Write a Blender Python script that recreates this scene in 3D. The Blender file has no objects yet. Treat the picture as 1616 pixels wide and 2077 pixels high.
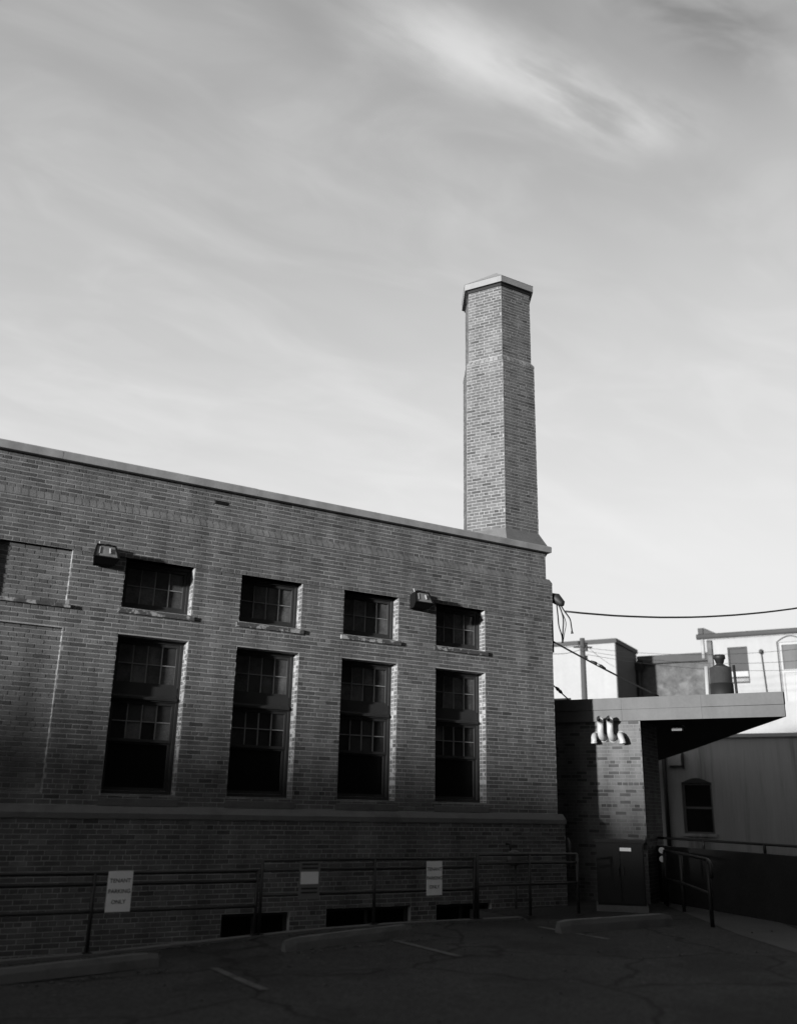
import bpy, math, random
from mathutils import Vector, Matrix
R = math.radians
rnd = random.Random(7)
sc = bpy.context.scene
C = sc.collection

# ---------------------------------------------------------------- camera
YAW, PIT, ROL = R(30.42), R(17.745), R(1.149)
FPX, PW, PH = 1881.0, 1616.0, 2077.0
CAM = Vector((0.0, -13.56, 1.55))
fwd = Vector((math.sin(YAW)*math.cos(PIT), math.cos(YAW)*math.cos(PIT), math.sin(PIT)))
_r = Vector((math.cos(YAW), -math.sin(YAW), 0)); _u = _r.cross(fwd)
RT = _r*math.cos(ROL) + _u*math.sin(ROL); UP = _u*math.cos(ROL) - _r*math.sin(ROL)
cd = bpy.data.cameras.new('camera'); cam = bpy.data.objects.new('camera', cd); C.objects.link(cam)
cam.matrix_world = Matrix(((RT.x, UP.x, -fwd.x, CAM.x), (RT.y, UP.y, -fwd.y, CAM.y), (RT.z, UP.z, -fwd.z, CAM.z), (0, 0, 0, 1)))
cd.sensor_fit = 'VERTICAL'; cd.sensor_height = 24.0; cd.lens = 24.0*FPX/PH
cd.clip_end = 3000; cd.clip_start = 0.05
cd.dof.use_dof = True; cd.dof.focus_distance = 17.5; cd.dof.aperture_fstop = 0.42
sc.camera = cam

# ---------------------------------------------------------------- sky and sun
SUN_D = Vector((1.0, 0.285, -0.060)).normalized()          # direction the sunlight travels
EXPOSURE = 0.95
sc.view_settings.view_transform = 'Standard'; sc.view_settings.look = 'None'
sc.view_settings.gamma = 1.0; sc.view_settings.use_curve_mapping = False
sc.view_settings.exposure = EXPOSURE
sun_el = math.asin(-SUN_D.z); sun_az = math.atan2(-SUN_D.x, -SUN_D.y)
w = bpy.data.worlds.new('World'); sc.world = w; w.use_nodes = True
nt = w.node_tree; N = nt.nodes; LK = nt.links
bgn = N['Background']; bgn.inputs['Strength'].default_value = 0.10
sky = N.new('ShaderNodeTexSky'); sky.sky_type = 'NISHITA'; sky.sun_disc = False
sky.sun_elevation = sun_el; sky.sun_rotation = sun_az
sky.air_density = 1.0; sky.dust_density = 1.5; sky.ozone_density = 1.0
def wm(op, a, b=None, c=None, clamp=False):
    n = N.new('ShaderNodeMath'); n.operation = op; n.use_clamp = clamp
    for i, v in enumerate((a, b, c)):
        if v is None: continue
        if isinstance(v, (int, float)): n.inputs[i].default_value = v
        else: LK.new(v, n.inputs[i])
    return n.outputs[0]
bw = N.new('ShaderNodeRGBToBW'); LK.new(sky.outputs['Color'], bw.inputs[0])
tc = N.new('ShaderNodeTexCoord'); sx = N.new('ShaderNodeSeparateXYZ'); LK.new(tc.outputs['Generated'], sx.inputs[0])
zz = wm('ADD', wm('MAXIMUM', sx.outputs['Z'], 0.0), 0.1)
px = wm('DIVIDE', sx.outputs['X'], zz); py = wm('DIVIDE', sx.outputs['Y'], zz)
def cloudnoise(ax, ay, scale, detail, off, warp=0.0):
    cb = N.new('ShaderNodeCombineXYZ'); LK.new(wm('MULTIPLY_ADD', px, ax, off), cb.inputs[0]); LK.new(wm('MULTIPLY_ADD', py, ay, off*0.7), cb.inputs[1])
    n = N.new('ShaderNodeTexNoise'); n.inputs['Scale'].default_value = scale; n.inputs['Detail'].default_value = detail
    n.inputs['Roughness'].default_value = 0.55; n.inputs['Distortion'].default_value = warp
    LK.new(cb.outputs[0], n.inputs['Vector']); return n.outputs['Fac']
def ramp(v, a, b):
    m = N.new('ShaderNodeMapRange'); m.interpolation_type = 'SMOOTHSTEP'
    m.inputs['From Min'].default_value = a; m.inputs['From Max'].default_value = b
    LK.new(v, m.inputs['Value']); return m.outputs['Result']
big = ramp(cloudnoise(0.7, 1.6, 1.1, 4, 3.1, 0.4), 0.30, 0.75)
fine = ramp(cloudnoise(1.3, 2.6, 2.2, 10, 9.7, 1.2), 0.36, 0.80)
# the long cirrus streak high in the sky: a band across the cloud plane, broken up by noise
wob = wm('MULTIPLY', wm('SUBTRACT', cloudnoise(2.2, 2.2, 1.2, 6, 5.3), 0.5), 0.16)
ln = wm('ADD', wm('SUBTRACT', wm('MULTIPLY_ADD', px, 0.17, py), 0.832), wob)
streak = wm('POWER', 2.718, wm('MULTIPLY', wm('MULTIPLY', ln, ln), -420.0))
ends = wm('MULTIPLY', ramp(px, 0.30, 0.52), ramp(px, 0.92, 0.72))
streak = wm('MULTIPLY', wm('MULTIPLY', streak, ends), ramp(cloudnoise(1.5, 6.0, 3.0, 8, 1.7), 0.25, 0.6))
low = wm('ADD', wm('SUBTRACT', wm('MULTIPLY_ADD', px, -0.27, py), 1.315), wob)
streak2 = wm('MULTIPLY', wm('POWER', 2.718, wm('MULTIPLY', wm('MULTIPLY', low, low), -400.0)), ramp(px, 0.45, 0.9))
veil = wm('MULTIPLY_ADD', ramp(sx.outputs['Z'], 0.78, 0.10), 0.70, 0.11)      # thin cirrus looks denser towards the horizon
cover = wm('ADD', veil, wm('MULTIPLY_ADD', big, 0.17, wm('MULTIPLY', fine, 0.13)))
cover = wm('ADD', cover, wm('MULTIPLY_ADD', streak, 0.46, wm('MULTIPLY', streak2, 0.10)), clamp=True)
CLOUD = 4.35; SKYGAIN = 2.0
gain = wm('MULTIPLY', bw.outputs[0], SKYGAIN)
val = wm('ADD', wm('MULTIPLY', gain, wm('SUBTRACT', 1.0, cover)), wm('MULTIPLY', cover, CLOUD))
dx_ = wm('SUBTRACT', px, 0.70); dy_ = wm('SUBTRACT', py, 0.545)      # a darker bank of cloud high on the right
bank = wm('POWER', 2.718, wm('MULTIPLY', wm('ADD', wm('MULTIPLY', wm('MULTIPLY', dx_, dx_), 45.0), wm('MULTIPLY', wm('MULTIPLY', dy_, dy_), 420.0)), -1.0))
bank = wm('MULTIPLY', bank, ramp(cloudnoise(3.0, 5.0, 2.0, 8, 4.4, 0.6), 0.30, 0.62))
val = wm('MULTIPLY', val, wm('MULTIPLY_ADD', bank, -0.42, 1.0))
cmb = N.new('ShaderNodeCombineColor')
for i in range(3): LK.new(val, cmb.inputs[i])
LK.new(cmb.outputs[0], bgn.inputs['Color'])
sl = bpy.data.lights.new('sun', 'SUN'); sl.energy = 4.4; sl.angle = R(1.8); sl.color = (1, 1, 1)
so = bpy.data.objects.new('sun', sl); C.objects.link(so); so.location = (-30, -10, 40)
so.rotation_euler = SUN_D.to_track_quat('-Z', 'Y').to_euler()
try:
    sc.cycles.max_bounces = 6
except Exception: pass

# ---------------------------------------------------------------- materials (neutral: the place is seen in black and white)
M = {}
def mat(name, base, rough=0.85, var=0.25, scale=6.0, bump=0.0, bscale=60.0, metal=0.0, spec=0.35, stretch=(1, 1, 1), dark=None, attr=None, thr=None, streak=0.0):
    """procedural grey: base albedo times (1 +- var*noise); dark = (albedo, amount) blotches; attr = per-piece tone"""
    m = bpy.data.materials.new(name); m.use_nodes = True; t = m.node_tree; n = t.nodes; l = t.links
    b = n['Principled BSDF']; b.inputs['Roughness'].default_value = rough; b.inputs['Metallic'].default_value = metal
    b.inputs['Specular IOR Level'].default_value = spec
    g = n.new('ShaderNodeNewGeometry'); mp = n.new('ShaderNodeMapping'); mp.inputs['Scale'].default_value = stretch
    l.new(g.outputs['Position'], mp.inputs['Vector'])
    def nz(s, d=5.0, rg=0.6):
        q = n.new('ShaderNodeTexNoise'); q.inputs['Scale'].default_value = s; q.inputs['Detail'].default_value = d; q.inputs['Roughness'].default_value = rg
        l.new(mp.outputs[0], q.inputs['Vector']); return q.outputs['Fac']
    def ma(op, a, c, clamp=False):
        q = n.new('ShaderNodeMath'); q.operation = op; q.use_clamp = clamp
        for i, v in enumerate((a, c)):
            if isinstance(v, (int, float)): q.inputs[i].default_value = v
            else: l.new(v, q.inputs[i])
        return q.outputs[0]
    def sstep(v, a, c):
        q = n.new('ShaderNodeMapRange'); q.interpolation_type = 'SMOOTHSTEP'
        q.inputs['From Min'].default_value = a; q.inputs['From Max'].default_value = c; l.new(v, q.inputs['Value']); return q.outputs['Result']
    f1 = ma('ADD', ma('MULTIPLY', ma('SUBTRACT', nz(scale), 0.5), 2.0*var), 1.0)
    f2 = ma('ADD', ma('MULTIPLY', ma('SUBTRACT', nz(scale*9.0, 3.0), 0.5), 1.2*var), 1.0)
    f = ma('MULTIPLY', f1, f2)
    if streak:                                             # rain streaks: noise drawn out vertically
        m2 = n.new('ShaderNodeMapping'); m2.inputs['Scale'].default_value = (2.2, 2.2, 0.22); l.new(g.outputs['Position'], m2.inputs['Vector'])
        q = n.new('ShaderNodeTexNoise'); q.inputs['Scale'].default_value = 1.6; q.inputs['Detail'].default_value = 6.0; l.new(m2.outputs[0], q.inputs['Vector'])
        f = ma('MULTIPLY', f, ma('ADD', ma('MULTIPLY', ma('SUBTRACT', q.outputs['Fac'], 0.5), 2.0*streak), 1.0))
    if attr:
        at = n.new('ShaderNodeAttribute'); at.attribute_name = attr
        v = ma('MULTIPLY', f, at.outputs['Fac'])
    else:
        v = ma('MULTIPLY', f, base)
    if dark:
        lo, hi = thr or (0.5, 0.68)
        k = ma('MULTIPLY', sstep(nz(scale*0.45, 7.0, 0.65), lo, hi), dark[1])
        v = ma('ADD', ma('MULTIPLY', v, ma('SUBTRACT', 1.0, k)), ma('MULTIPLY', k, dark[0]))
    cc = n.new('ShaderNodeCombineColor')
    for i in range(3): l.new(v, cc.inputs[i])
    l.new(cc.outputs[0], b.inputs['Base Color'])
    if bump:
        bp = n.new('ShaderNodeBump'); bp.inputs['Strength'].default_value = bump; bp.inputs['Distance'].default_value = 0.01
        l.new(nz(bscale, 4.0), bp.inputs['Height']); l.new(bp.outputs[0], b.inputs['Normal'])
    M[name] = m; return m
mat('brick', 0.16, 0.9, 0.24, 3.0, 0.5, 90, attr='tone', dark=(0.05, 0.45), thr=(0.48, 0.70), streak=0.65)
mat('mortar', 0.265, 0.95, 0.3, 2.2, 0.4, 120, dark=(0.12, 0.6), thr=(0.52, 0.70), streak=0.6)
mat('annex_mortar', 0.145, 0.95, 0.25, 2.2, 0.4, 120, streak=0.3)
mat('pale_mortar', 0.26, 0.95, 0.3, 2.2, 0.4, 120)
mat('stone', 0.115, 0.9, 0.3, 4.0, 0.5, 50, dark=(0.075, 0.8))
mat('peeling_sill', 0.055, 0.85, 0.35, 14.0, 0.5, 60, dark=(0.30, 0.9), thr=(0.50, 0.58))
mat('coping', 0.24, 0.6, 0.25, 2.2, 0.1, 40, streak=0.5)
mat('frame_paint', 0.026, 0.6, 0.3, 5.0, 0.2, 60)
mat('bar_paint', 0.20, 0.6, 0.3, 6.0, 0.1, 60)
mat('glass', 0.075, 0.12, 0.9, 4.0, 0.10, 3.5, spec=0.4)  # grey pane base stands in for reflected sky
mat('glass_dusty', 0.11, 0.25, 0.9, 5.0, 0.10, 3.5, spec=0.4)
mat('glass_dark', 0.045, 0.10, 0.5, 2.0, 0.10, 3.5, spec=0.4)
mat('dim_glass', 0.020, 0.12, 0.5, 2.0, 0.10, 3.5, spec=0.4)
mat('black_glass', 0.003, 0.35, 0.5, 2.0, 0.05, 5, spec=0.25)
mat('roofing', 0.07, 0.95, 0.3, 3.0, 0.4, 80)
mat('side_brick', 0.10, 0.95, 0.35, 5.0, 0.5, 40)
mat('lamp_housing', 0.006, 0.9, 0.3, 12.0, 0.2, 80, spec=0.1)
mat('lamp_lens', 0.15, 0.22, 0.5, 9.0, 0.2, 30, spec=0.6)
mat('lamp_bulb', 0.30, 0.2, 0.1, 9.0, spec=0.6)
mat('metal_flashing', 0.20, 0.55, 0.25, 3.0, 0.1, 30, metal=0.0)
mat('near_black', 0.007, 0.7, 0.3, 6.0)
mat('cable', 0.016, 0.6, 0.3, 30.0)
mat('steel_dark', 0.014, 0.55, 0.3, 10.0, 0.2, 90)
mat('rail_paint', 0.022, 0.5, 0.3, 10.0, 0.2, 90)
mat('white_paint', 0.27, 0.55, 0.12, 5.0, 0.1, 60)
mat('sign_white', 0.80, 0.55, 0.15, 7.0, 0.05, 60)
mat('sign_grey', 0.16, 0.55, 0.2, 7.0)
mat('sign_print', 0.025, 0.6, 0.1, 8.0)
mat('fascia_paint', 0.085, 0.7, 0.22, 2.0, 0.1, 30, streak=0.3)
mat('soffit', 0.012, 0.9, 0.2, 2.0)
mat('alley_white', 0.26, 0.9, 0.22, 3.0, 0.3, 25, stretch=(1, 1, 0.06), dark=(0.10, 0.75), thr=(0.52, 0.66))
mat('coping_white', 0.30, 0.8, 0.2, 3.0)
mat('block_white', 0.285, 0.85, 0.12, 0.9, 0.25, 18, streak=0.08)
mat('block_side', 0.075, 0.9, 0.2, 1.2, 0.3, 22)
mat('stucco', 0.075, 0.95, 0.8, 3.0, 0.6, 14, dark=(0.15, 0.7))
mat('trim_grey', 0.05, 0.8, 0.2, 2.0)
mat('blind', 0.05, 0.8, 0.2, 3.0)
mat('timber', 0.06, 0.95, 0.35, 2.0, 0.5, 30, stretch=(8, 8, 0.5))
mat('asphalt', 0.027, 0.95, 0.45, 0.7, 0.9, 130, dark=(0.011, 0.8), thr=(0.5, 0.62))
def crack_asphalt():                                       # aggregate speckle, a net of cracks and a few oil drips
    t = M['asphalt'].node_tree; n = t.nodes; l = t.links; b = n['Principled BSDF']
    src = b.inputs['Base Color'].links[0].from_socket; g = n.new('ShaderNodeNewGeometry')
    wv = n.new('ShaderNodeTexNoise'); wv.inputs['Scale'].default_value = 0.9; wv.inputs['Detail'].default_value = 6; l.new(g.outputs['Position'], wv.inputs['Vector'])
    mx = n.new('ShaderNodeMix'); mx.data_type = 'VECTOR'; mx.inputs['Factor'].default_value = 0.55
    l.new(g.outputs['Position'], mx.inputs[4]); l.new(wv.outputs['Color'], mx.inputs[5])
    vo = n.new('ShaderNodeTexVoronoi'); vo.feature = 'DISTANCE_TO_EDGE'; vo.inputs['Scale'].default_value = 0.75; l.new(mx.outputs[1], vo.inputs['Vector'])
    cr = n.new('ShaderNodeMapRange'); cr.inputs['From Min'].default_value = 0.004; cr.inputs['From Max'].default_value = 0.016; cr.inputs['To Min'].default_value = 0.25; l.new(vo.outputs['Distance'], cr.inputs['Value'])
    ag = n.new('ShaderNodeTexVoronoi'); ag.inputs['Scale'].default_value = 38; l.new(g.outputs['Position'], ag.inputs['Vector'])
    am = n.new('ShaderNodeMapRange'); am.inputs['To Min'].default_value = 0.55; am.inputs['To Max'].default_value = 1.6; sp_ = n.new('ShaderNodeSeparateColor'); l.new(ag.outputs['Color'], sp_.inputs[0]); l.new(sp_.outputs[0], am.inputs['Value'])
    m1 = n.new('ShaderNodeMath'); m1.operation = 'MULTIPLY'; l.new(cr.outputs[0], m1.inputs[0]); l.new(am.outputs[0], m1.inputs[1])
    mm = n.new('ShaderNodeVectorMath'); mm.operation = 'SCALE'; l.new(src, mm.inputs[0]); l.new(m1.outputs[0], mm.inputs['Scale']); l.new(mm.outputs[0], b.inputs['Base Color'])
crack_asphalt()
mat('areaway_ground', 0.06, 0.95, 0.4, 1.5, 0.6, 60)
mat('concrete', 0.105, 0.9, 0.25, 2.5, 0.5, 60, dark=(0.05, 0.6))
mat('path_concrete', 0.065, 0.92, 0.25, 1.5, 0.4, 60, dark=(0.04, 0.7))
mat('line_paint', 0.075, 0.8, 0.5, 4.0, 0.3, 90, dark=(0.035, 0.95), thr=(0.48, 0.60))
mat('leaves', 0.08, 0.9, 0.7, 20.0)
mat('far_brick', 0.055, 0.95, 0.35, 1.4, 0.4, 12)
mat('far_roof', 0.03, 0.95, 0.3, 2.0)
mat('far_siding', 0.10, 0.9, 0.2, 1.0)
mat('galvanised', 0.36, 0.40, 0.12, 8.0, spec=0.5)
mat('drum_metal', 0.035, 0.6, 0.5, 3.5, 0.2, 30, dark=(0.012, 0.8))
mat('black_render', 0.012, 0.95, 0.5, 2.0, 0.3, 30)
mat('black_paint', 0.006, 0.6, 0.3, 6.0, 0.1, 60)

# ---------------------------------------------------------------- mesh helpers
class MB:
    def __init__(s): s.v = []; s.f = []; s.t = []
    def add(s, vs, fs, tone=None):
        o = len(s.v); s.v += [tuple(v) for v in vs]; s.f += [tuple(i+o for i in f) for f in fs]
        if tone is not None: s.t += [tone]*len(fs)
        return s
    def box(s, a, b, fr=None, tone=None):
        (x0, y0, z0), (x1, y1, z1) = a, b
        vs = [(x, y, z) for z in (z0, z1) for y in (y0, y1) for x in (x0, x1)]
        if fr: vs = [fr(*v) for v in vs]
        return s.add(vs, [(0, 2, 3, 1), (4, 5, 7, 6), (0, 1, 5, 4), (2, 6, 7, 3), (0, 4, 6, 2), (1, 3, 7, 5)], tone)
    def prism(s, prof, p0, p1, ax, fr=None):
        """profile (a,b) extruded along axis ax between p0 and p1"""
        n = len(prof); vs = []
        for p in (p0, p1):
            for a, b in prof:
                v = {'x': (p, a, b), 'y': (a, p, b), 'z': (a, b, p)}[ax]
                vs.append(fr(*v) if fr else v)
        return s.add(vs, [tuple(range(n))[::-1], tuple(range(n, 2*n))] + [(i, (i+1) % n, n+(i+1) % n, n+i) for i in range(n)])
    def tube(s, pts, r, seg=8, cap=True):
        pts = [Vector(p) for p in pts]; rs = r if isinstance(r, (list, tuple)) else [r]*len(pts); rings = []
        up = Vector((0, 0, 1))
        for i, p in enumerate(pts):
            d = (pts[min(i+1, len(pts)-1)] - pts[max(i-1, 0)]).normalized()
            a = d.cross(up)
            if a.length < 0.05: a = d.cross(Vector((1, 0, 0)))
            if i and a.dot(la) < 0: a = -a
            a.normalize(); la = a; b = a.cross(d)
            rings.append([p + (a*math.cos(2*math.pi*k/seg) + b*math.sin(2*math.pi*k/seg))*rs[i] for k in range(seg)])
        vs = [v for r_ in rings for v in r_]
        fs = [(i*seg+k, i*seg+(k+1) % seg, (i+1)*seg+(k+1) % seg, (i+1)*seg+k) for i in range(len(pts)-1) for k in range(seg)]
        if cap: fs += [tuple(range(seg))[::-1], tuple(range((len(pts)-1)*seg, len(pts)*seg))]
        return s.add(vs, fs)
    def mesh(s, name, m, smooth=False):
        me = bpy.data.meshes.new(name); me.from_pydata(s.v, [], s.f); me.materials.append(M[m])
        if s.t and len(s.t) == len(s.f):
            a = me.attributes.new('tone', 'FLOAT', 'FACE'); a.data.foreach_set('value', s.t)
        if smooth: me.polygons.foreach_set('use_smooth', [True]*len(me.polygons))
        me.update(); return me
    def obj(s, name, m, parent=None, smooth=False, **props):
        return link(name, s.mesh(name, m, smooth), parent, **props)
def link(name, me, parent=None, **props):
    o = bpy.data.objects.new(name, me); C.objects.link(o)
    if parent is not None:
        o.parent = parent; o.matrix_parent_inverse = WORLD[parent.name].inverted()
    WORLD[o.name] = Matrix.Identity(4)
    for k, v in props.items(): o[k] = v
    return o
WORLD = {}
def thing(name, label, cat, loc, group=None):
    o = bpy.data.objects.new(name, None); C.objects.link(o); o.location = loc
    o.empty_display_size = 0.2; WORLD[o.name] = Matrix.Translation(Vector(loc))
    o['label'] = label; o['category'] = cat
    if group: o['group'] = group
    return o
def inst(name, me, mw, parent):
    o = bpy.data.objects.new(name, me); C.objects.link(o); o.parent = parent
    o.matrix_parent_inverse = WORLD[parent.name].inverted(); o.matrix_basis = mw; WORLD[o.name] = mw
    return o
def pixel(p):
    v = Vector(p) - CAM; c = v.dot(fwd)
    return PW/2 + FPX*v.dot(RT)/c, PH/2 - FPX*v.dot(UP)/c, c

# ---------------------------------------------------------------- bricks
BL, BC, JT = 0.2125, 0.0662, 0.0122
def tone(k=1.0):
    r = rnd.random()
    if k > 1.5:                                            # the annex: even pale bricks with a few dark ones
        return rnd.gauss(0.112, 0.008) if r < 0.80 else rnd.gauss(0.050, 0.008)
    if r < 0.64: t = rnd.gauss(0.104, 0.009)
    elif r < 0.86: t = rnd.gauss(0.084, 0.009)
    elif r < 0.91: t = rnd.gauss(0.060, 0.008)
    else: t = rnd.gauss(0.132, 0.012)
    return max(0.035, t)*k
TONES = [0.055, 0.074, 0.086, 0.098, 0.107, 0.116, 0.132]
def brick_mesh(length, t):
    b = MB(); hl, hh = (length-JT)/2, (BC-JT)/2
    e = 0.0018
    vs = [(-hl, 0.014, -hh), (hl, 0.014, -hh), (hl, 0.014, hh), (-hl, 0.014, hh),
          (-hl, e, -hh), (hl, e, -hh), (hl, e, hh), (-hl, e, hh),
          (-hl+e, 0, -hh+e), (hl-e, 0, -hh+e), (hl-e, 0, hh-e), (-hl+e, 0, hh-e)]
    fs = [(8, 9, 10, 11)] + [(i, (i+1) % 4, 4+(i+1) % 4, 4+i) for i in range(4)] + [(4+i, 4+(i+1) % 4, 8+(i+1) % 4, 8+i) for i in range(4)]
    b.add(vs, fs, t); return b.mesh('brick', 'brick')
BM = {('s', i): brick_mesh(BL, t) for i, t in enumerate(TONES)}
BM.update({('h', i): brick_mesh(BL/2, t) for i, t in enumerate(TONES)})
def rects_minus(a, holes):
    out = [a]
    for h in holes:
        nx = []
        for (u0, u1, v0, v1) in out:
            if h[1] <= u0+1e-4 or h[0] >= u1-1e-4 or h[3] <= v0+1e-4 or h[2] >= v1-1e-4: nx.append((u0, u1, v0, v1)); continue
            if h[0] > u0: nx.append((u0, h[0], v0, v1))
            if h[1] < u1: nx.append((h[1], u1, v0, v1))
            a0, a1 = max(u0, h[0]), min(u1, h[1])
            if h[2] > v0: nx.append((a0, a1, v0, h[2]))
            if h[3] < v1: nx.append((a0, a1, h[3], v1))
        out = nx
    return out
def field(out, O, u, n, u0, u1, v0, v1, holes=(), k=1.0, vbase=0.0, ubase=0.0, headers=False, rough=1.0):
    """list the bricks of one wall face: O origin, u along, n outwards; v is height"""
    O, u, n = Vector(O), Vector(u), Vector(n)
    i0 = math.floor((v0-vbase)/BC); i1 = math.ceil((v1-vbase)/BC)
    for i in range(i0, i1):
        a, b = vbase+i*BC, vbase+(i+1)*BC
        hd = headers or (i % 6 == 0)
        L = BL/2 if hd else BL
        off = (0 if i % 2 == 0 else BL/2) + (BL/4 if (i % 6 == 0 and not headers) else 0) + ubase
        if not headers: off += rnd.uniform(-0.012, 0.012)
        j0 = math.floor((u0-off)/L); j1 = math.ceil((u1-off)/L)
        for j in range(j0, j1):
            r = (max(u0, off+j*L), min(u1, off+(j+1)*L), max(v0, a), min(v1, b))
            full = r[1]-r[0] > L-1e-5 and r[3]-r[2] > BC-1e-5
            for q in rects_minus(r, holes):
                if q[1]-q[0] < 0.03 or q[3]-q[2] < 0.018: continue
                isfull = full and abs(q[1]-q[0]-L) < 1e-5 and abs(q[3]-q[2]-BC) < 1e-5
                cu, cv = (q[0]+q[1])/2, (q[2]+q[3])/2
                p = O + u*cu; p = Vector((p.x, p.y, cv)); X, Y, D = pixel(p)
                vis = -10 < X < PW+10 and -10 < Y < PH+10 and D > 0
                facing = max(0.0, (CAM-p).normalized().dot(n))
                area = (q[1]-q[0])*(q[3]-q[2])*facing/D**2 if vis else 0
                out.append(dict(q=q, O=O, u=u, n=n, full=isfull, hd=hd, area=area, k=k, p=p, rough=rough))
def lay(bricks, parent, label, limit=300):
    """the bricks that show largest become single parts, the rest one mesh"""
    cand = sorted([b for b in bricks if b['full'] and b['area'] > 0], key=lambda b: -b['area'])[:limit]
    ids = set(id(b) for b in cand); rest = MB()
    for b in bricks:
        u, n, q = b['u'], b['n'], b['q']; rr = b['rough']
        if id(b) in ids:
            t = tone(b['k']); ti = min(range(len(TONES)), key=lambda i: abs(TONES[i]-t))
            pos = b['p'] + n*rnd.uniform(-0.0006, 0.0016)*rr
            rot = Matrix((( u.x, -n.x, 0), (u.y, -n.y, 0), (0, 0, 1))).to_4x4()
            mw = Matrix.Translation(pos) @ rot @ Matrix.Rotation(rnd.uniform(-0.006, 0.006), 4, 'Y') @ Matrix.Rotation(rnd.uniform(-0.008, 0.008), 4, 'Z')
            inst('brick', BM[('h' if b['hd'] else 's', ti)], mw, parent)
        else:
            d = rnd.uniform(-0.0006, 0.0018)*rr; h = JT/2
            J = lambda: rnd.uniform(-0.0018, 0.0018)*rr
            c = [(q[0]+h+J(), q[2]+h+J()), (q[1]-h+J(), q[2]+h+J()), (q[1]-h+J(), q[3]-h+J()), (q[0]+h+J(), q[3]-h+J())]
            O = b['O']
            P = lambda a, z, dd: (O.x+u.x*a+n.x*dd, O.y+u.y*a+n.y*dd, z)
            e = 0.0018; cu, cv = (q[0]+q[1])/2, (q[2]+q[3])/2
            vs = [P(a, z, -0.014) for a, z in c] + [P(a, z, d-e) for a, z in c] + [P(a+(e if a < cu else -e), z+(e if z < cv else -e), d+J()*0.5) for a, z in c]
            rest.add(vs, [(8, 9, 10, 11)] + [(i, (i+1) % 4, 4+(i+1) % 4, 4+i) for i in range(4)] + [(4+i, 4+(i+1) % 4, 8+(i+1) % 4, 8+i) for i in range(4)], tone(b['k']))
    rest.obj('brickwork', 'brick', parent, kind='stuff', label=label)
def holed(mb, u0, u1, v0, v1, holes, P):
    """flat face with rectangular holes, P(u,v) -> point"""
    us = sorted({u0, u1} | {min(max(x, u0), u1) for h in holes for x in h[:2]})
    vs = sorted({v0, v1} | {min(max(x, v0), v1) for h in holes for x in h[2:]})
    for i in range(len(us)-1):
        for j in range(len(vs)-1):
            cu, cv = (us[i]+us[i+1])/2, (vs[j]+vs[j+1])/2
            if any(h[0] < cu < h[1] and h[2] < cv < h[3] for h in holes): continue
            mb.add([P(us[i], vs[j]), P(us[i+1], vs[j]), P(us[i+1], vs[j+1]), P(us[i], vs[j+1])], [(0, 1, 2, 3)])

# ---------------------------------------------------------------- ground
def smooth(a, b, x):
    t = min(1, max(0, (x-a)/(b-a))); return t*t*(3-2*t)
def lot_z(x, y): return -0.20*smooth(7.2, 1.6, x)*smooth(-9.0, -4.0, y)
xs = [-900, -300, -100, -50, -25, -12] + [-6+0.5*i for i in range(48)] + [20, 24, 30, 45, 80, 200, 900]
ys = [-900, -300, -100, -60, -40, -30, -24, -20, -17] + [-14+0.5*i for i in range(26)] + [-1.36]
b = MB(); nx = len(xs)
b.add([(x, y, lot_z(x, y)) for y in ys for x in xs], [(j*nx+i, j*nx+i+1, (j+1)*nx+i+1, (j+1)*nx+i) for j in range(len(ys)-1) for i in range(nx-1)])
b.obj('parking_lot', 'asphalt', kind='structure')
b = MB()
b.add([(x, y, lot_z(x, -1.36) if y == -1.36 else -0.43) for y in (-1.36,) for x in xs] + [(x, -1.355, -0.43 if x < 9.2 else 0.0) for x in xs], [])
b2 = MB()
b2.add([(x, -1.36, lot_z(x, -1.36)) for x in xs if x <= 9.5] + [(x, -1.352, -0.43) for x in xs if x <= 9.5] + [(x, 0.3, -0.43) for x in xs if x <= 9.5], [])
k = len([x for x in xs if x <= 9.5])
b2.f = [(j*k+i, j*k+i+1, (j+1)*k+i+1, (j+1)*k+i) for j in range(2) for i in range(k-1)]
b2.add([(9.5, -1.36, 0), (9.5, 0.3, 0), (9.5, 0.3, -0.43), (9.5, -1.352, -0.43)], [(0, 1, 2, 3)])
b2.obj('areaway', 'areaway_ground', kind='structure')
b = MB(); b.add([(9.5, -1.36, 0), (900, -1.36, 0), (900, 900, 0), (9.5, 900, 0)], [(0, 1, 2, 3)])
b.add([(-900, 2.0, -0.02), (9.5, 2.0, -0.02), (9.5, 900, -0.02), (-900, 900, -0.02)], [(0, 1, 2, 3)])
b.obj('alley_ground', 'asphalt', kind='structure')
b = MB(); b.prism([(x, lot_z(x, -1.4)+0.03) for x in (-6, 1.6, 3, 4.4, 5.8, 7.2, 9.4)] + [(x, -0.5) for x in (9.4, -6)], -1.50, -1.34, 'y')
b.obj('concrete_kerb', 'concrete', kind='structure')
b = MB(); b.add([(11.1, -4.05, 0.004), (12.2, -4.3, 0.004), (16.4, 1.4, 0.004), (13.75, 0.1, 0.004)], [(0, 1, 2, 3)])
b.add([(11.1, -4.05, 0.004), (9.8, -6.6, 0.004), (11.6, -7.2, 0.004), (12.2, -4.3, 0.004)], [(0, 1, 2, 3)])
b.obj('concrete_path', 'path_concrete', kind='structure')

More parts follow.
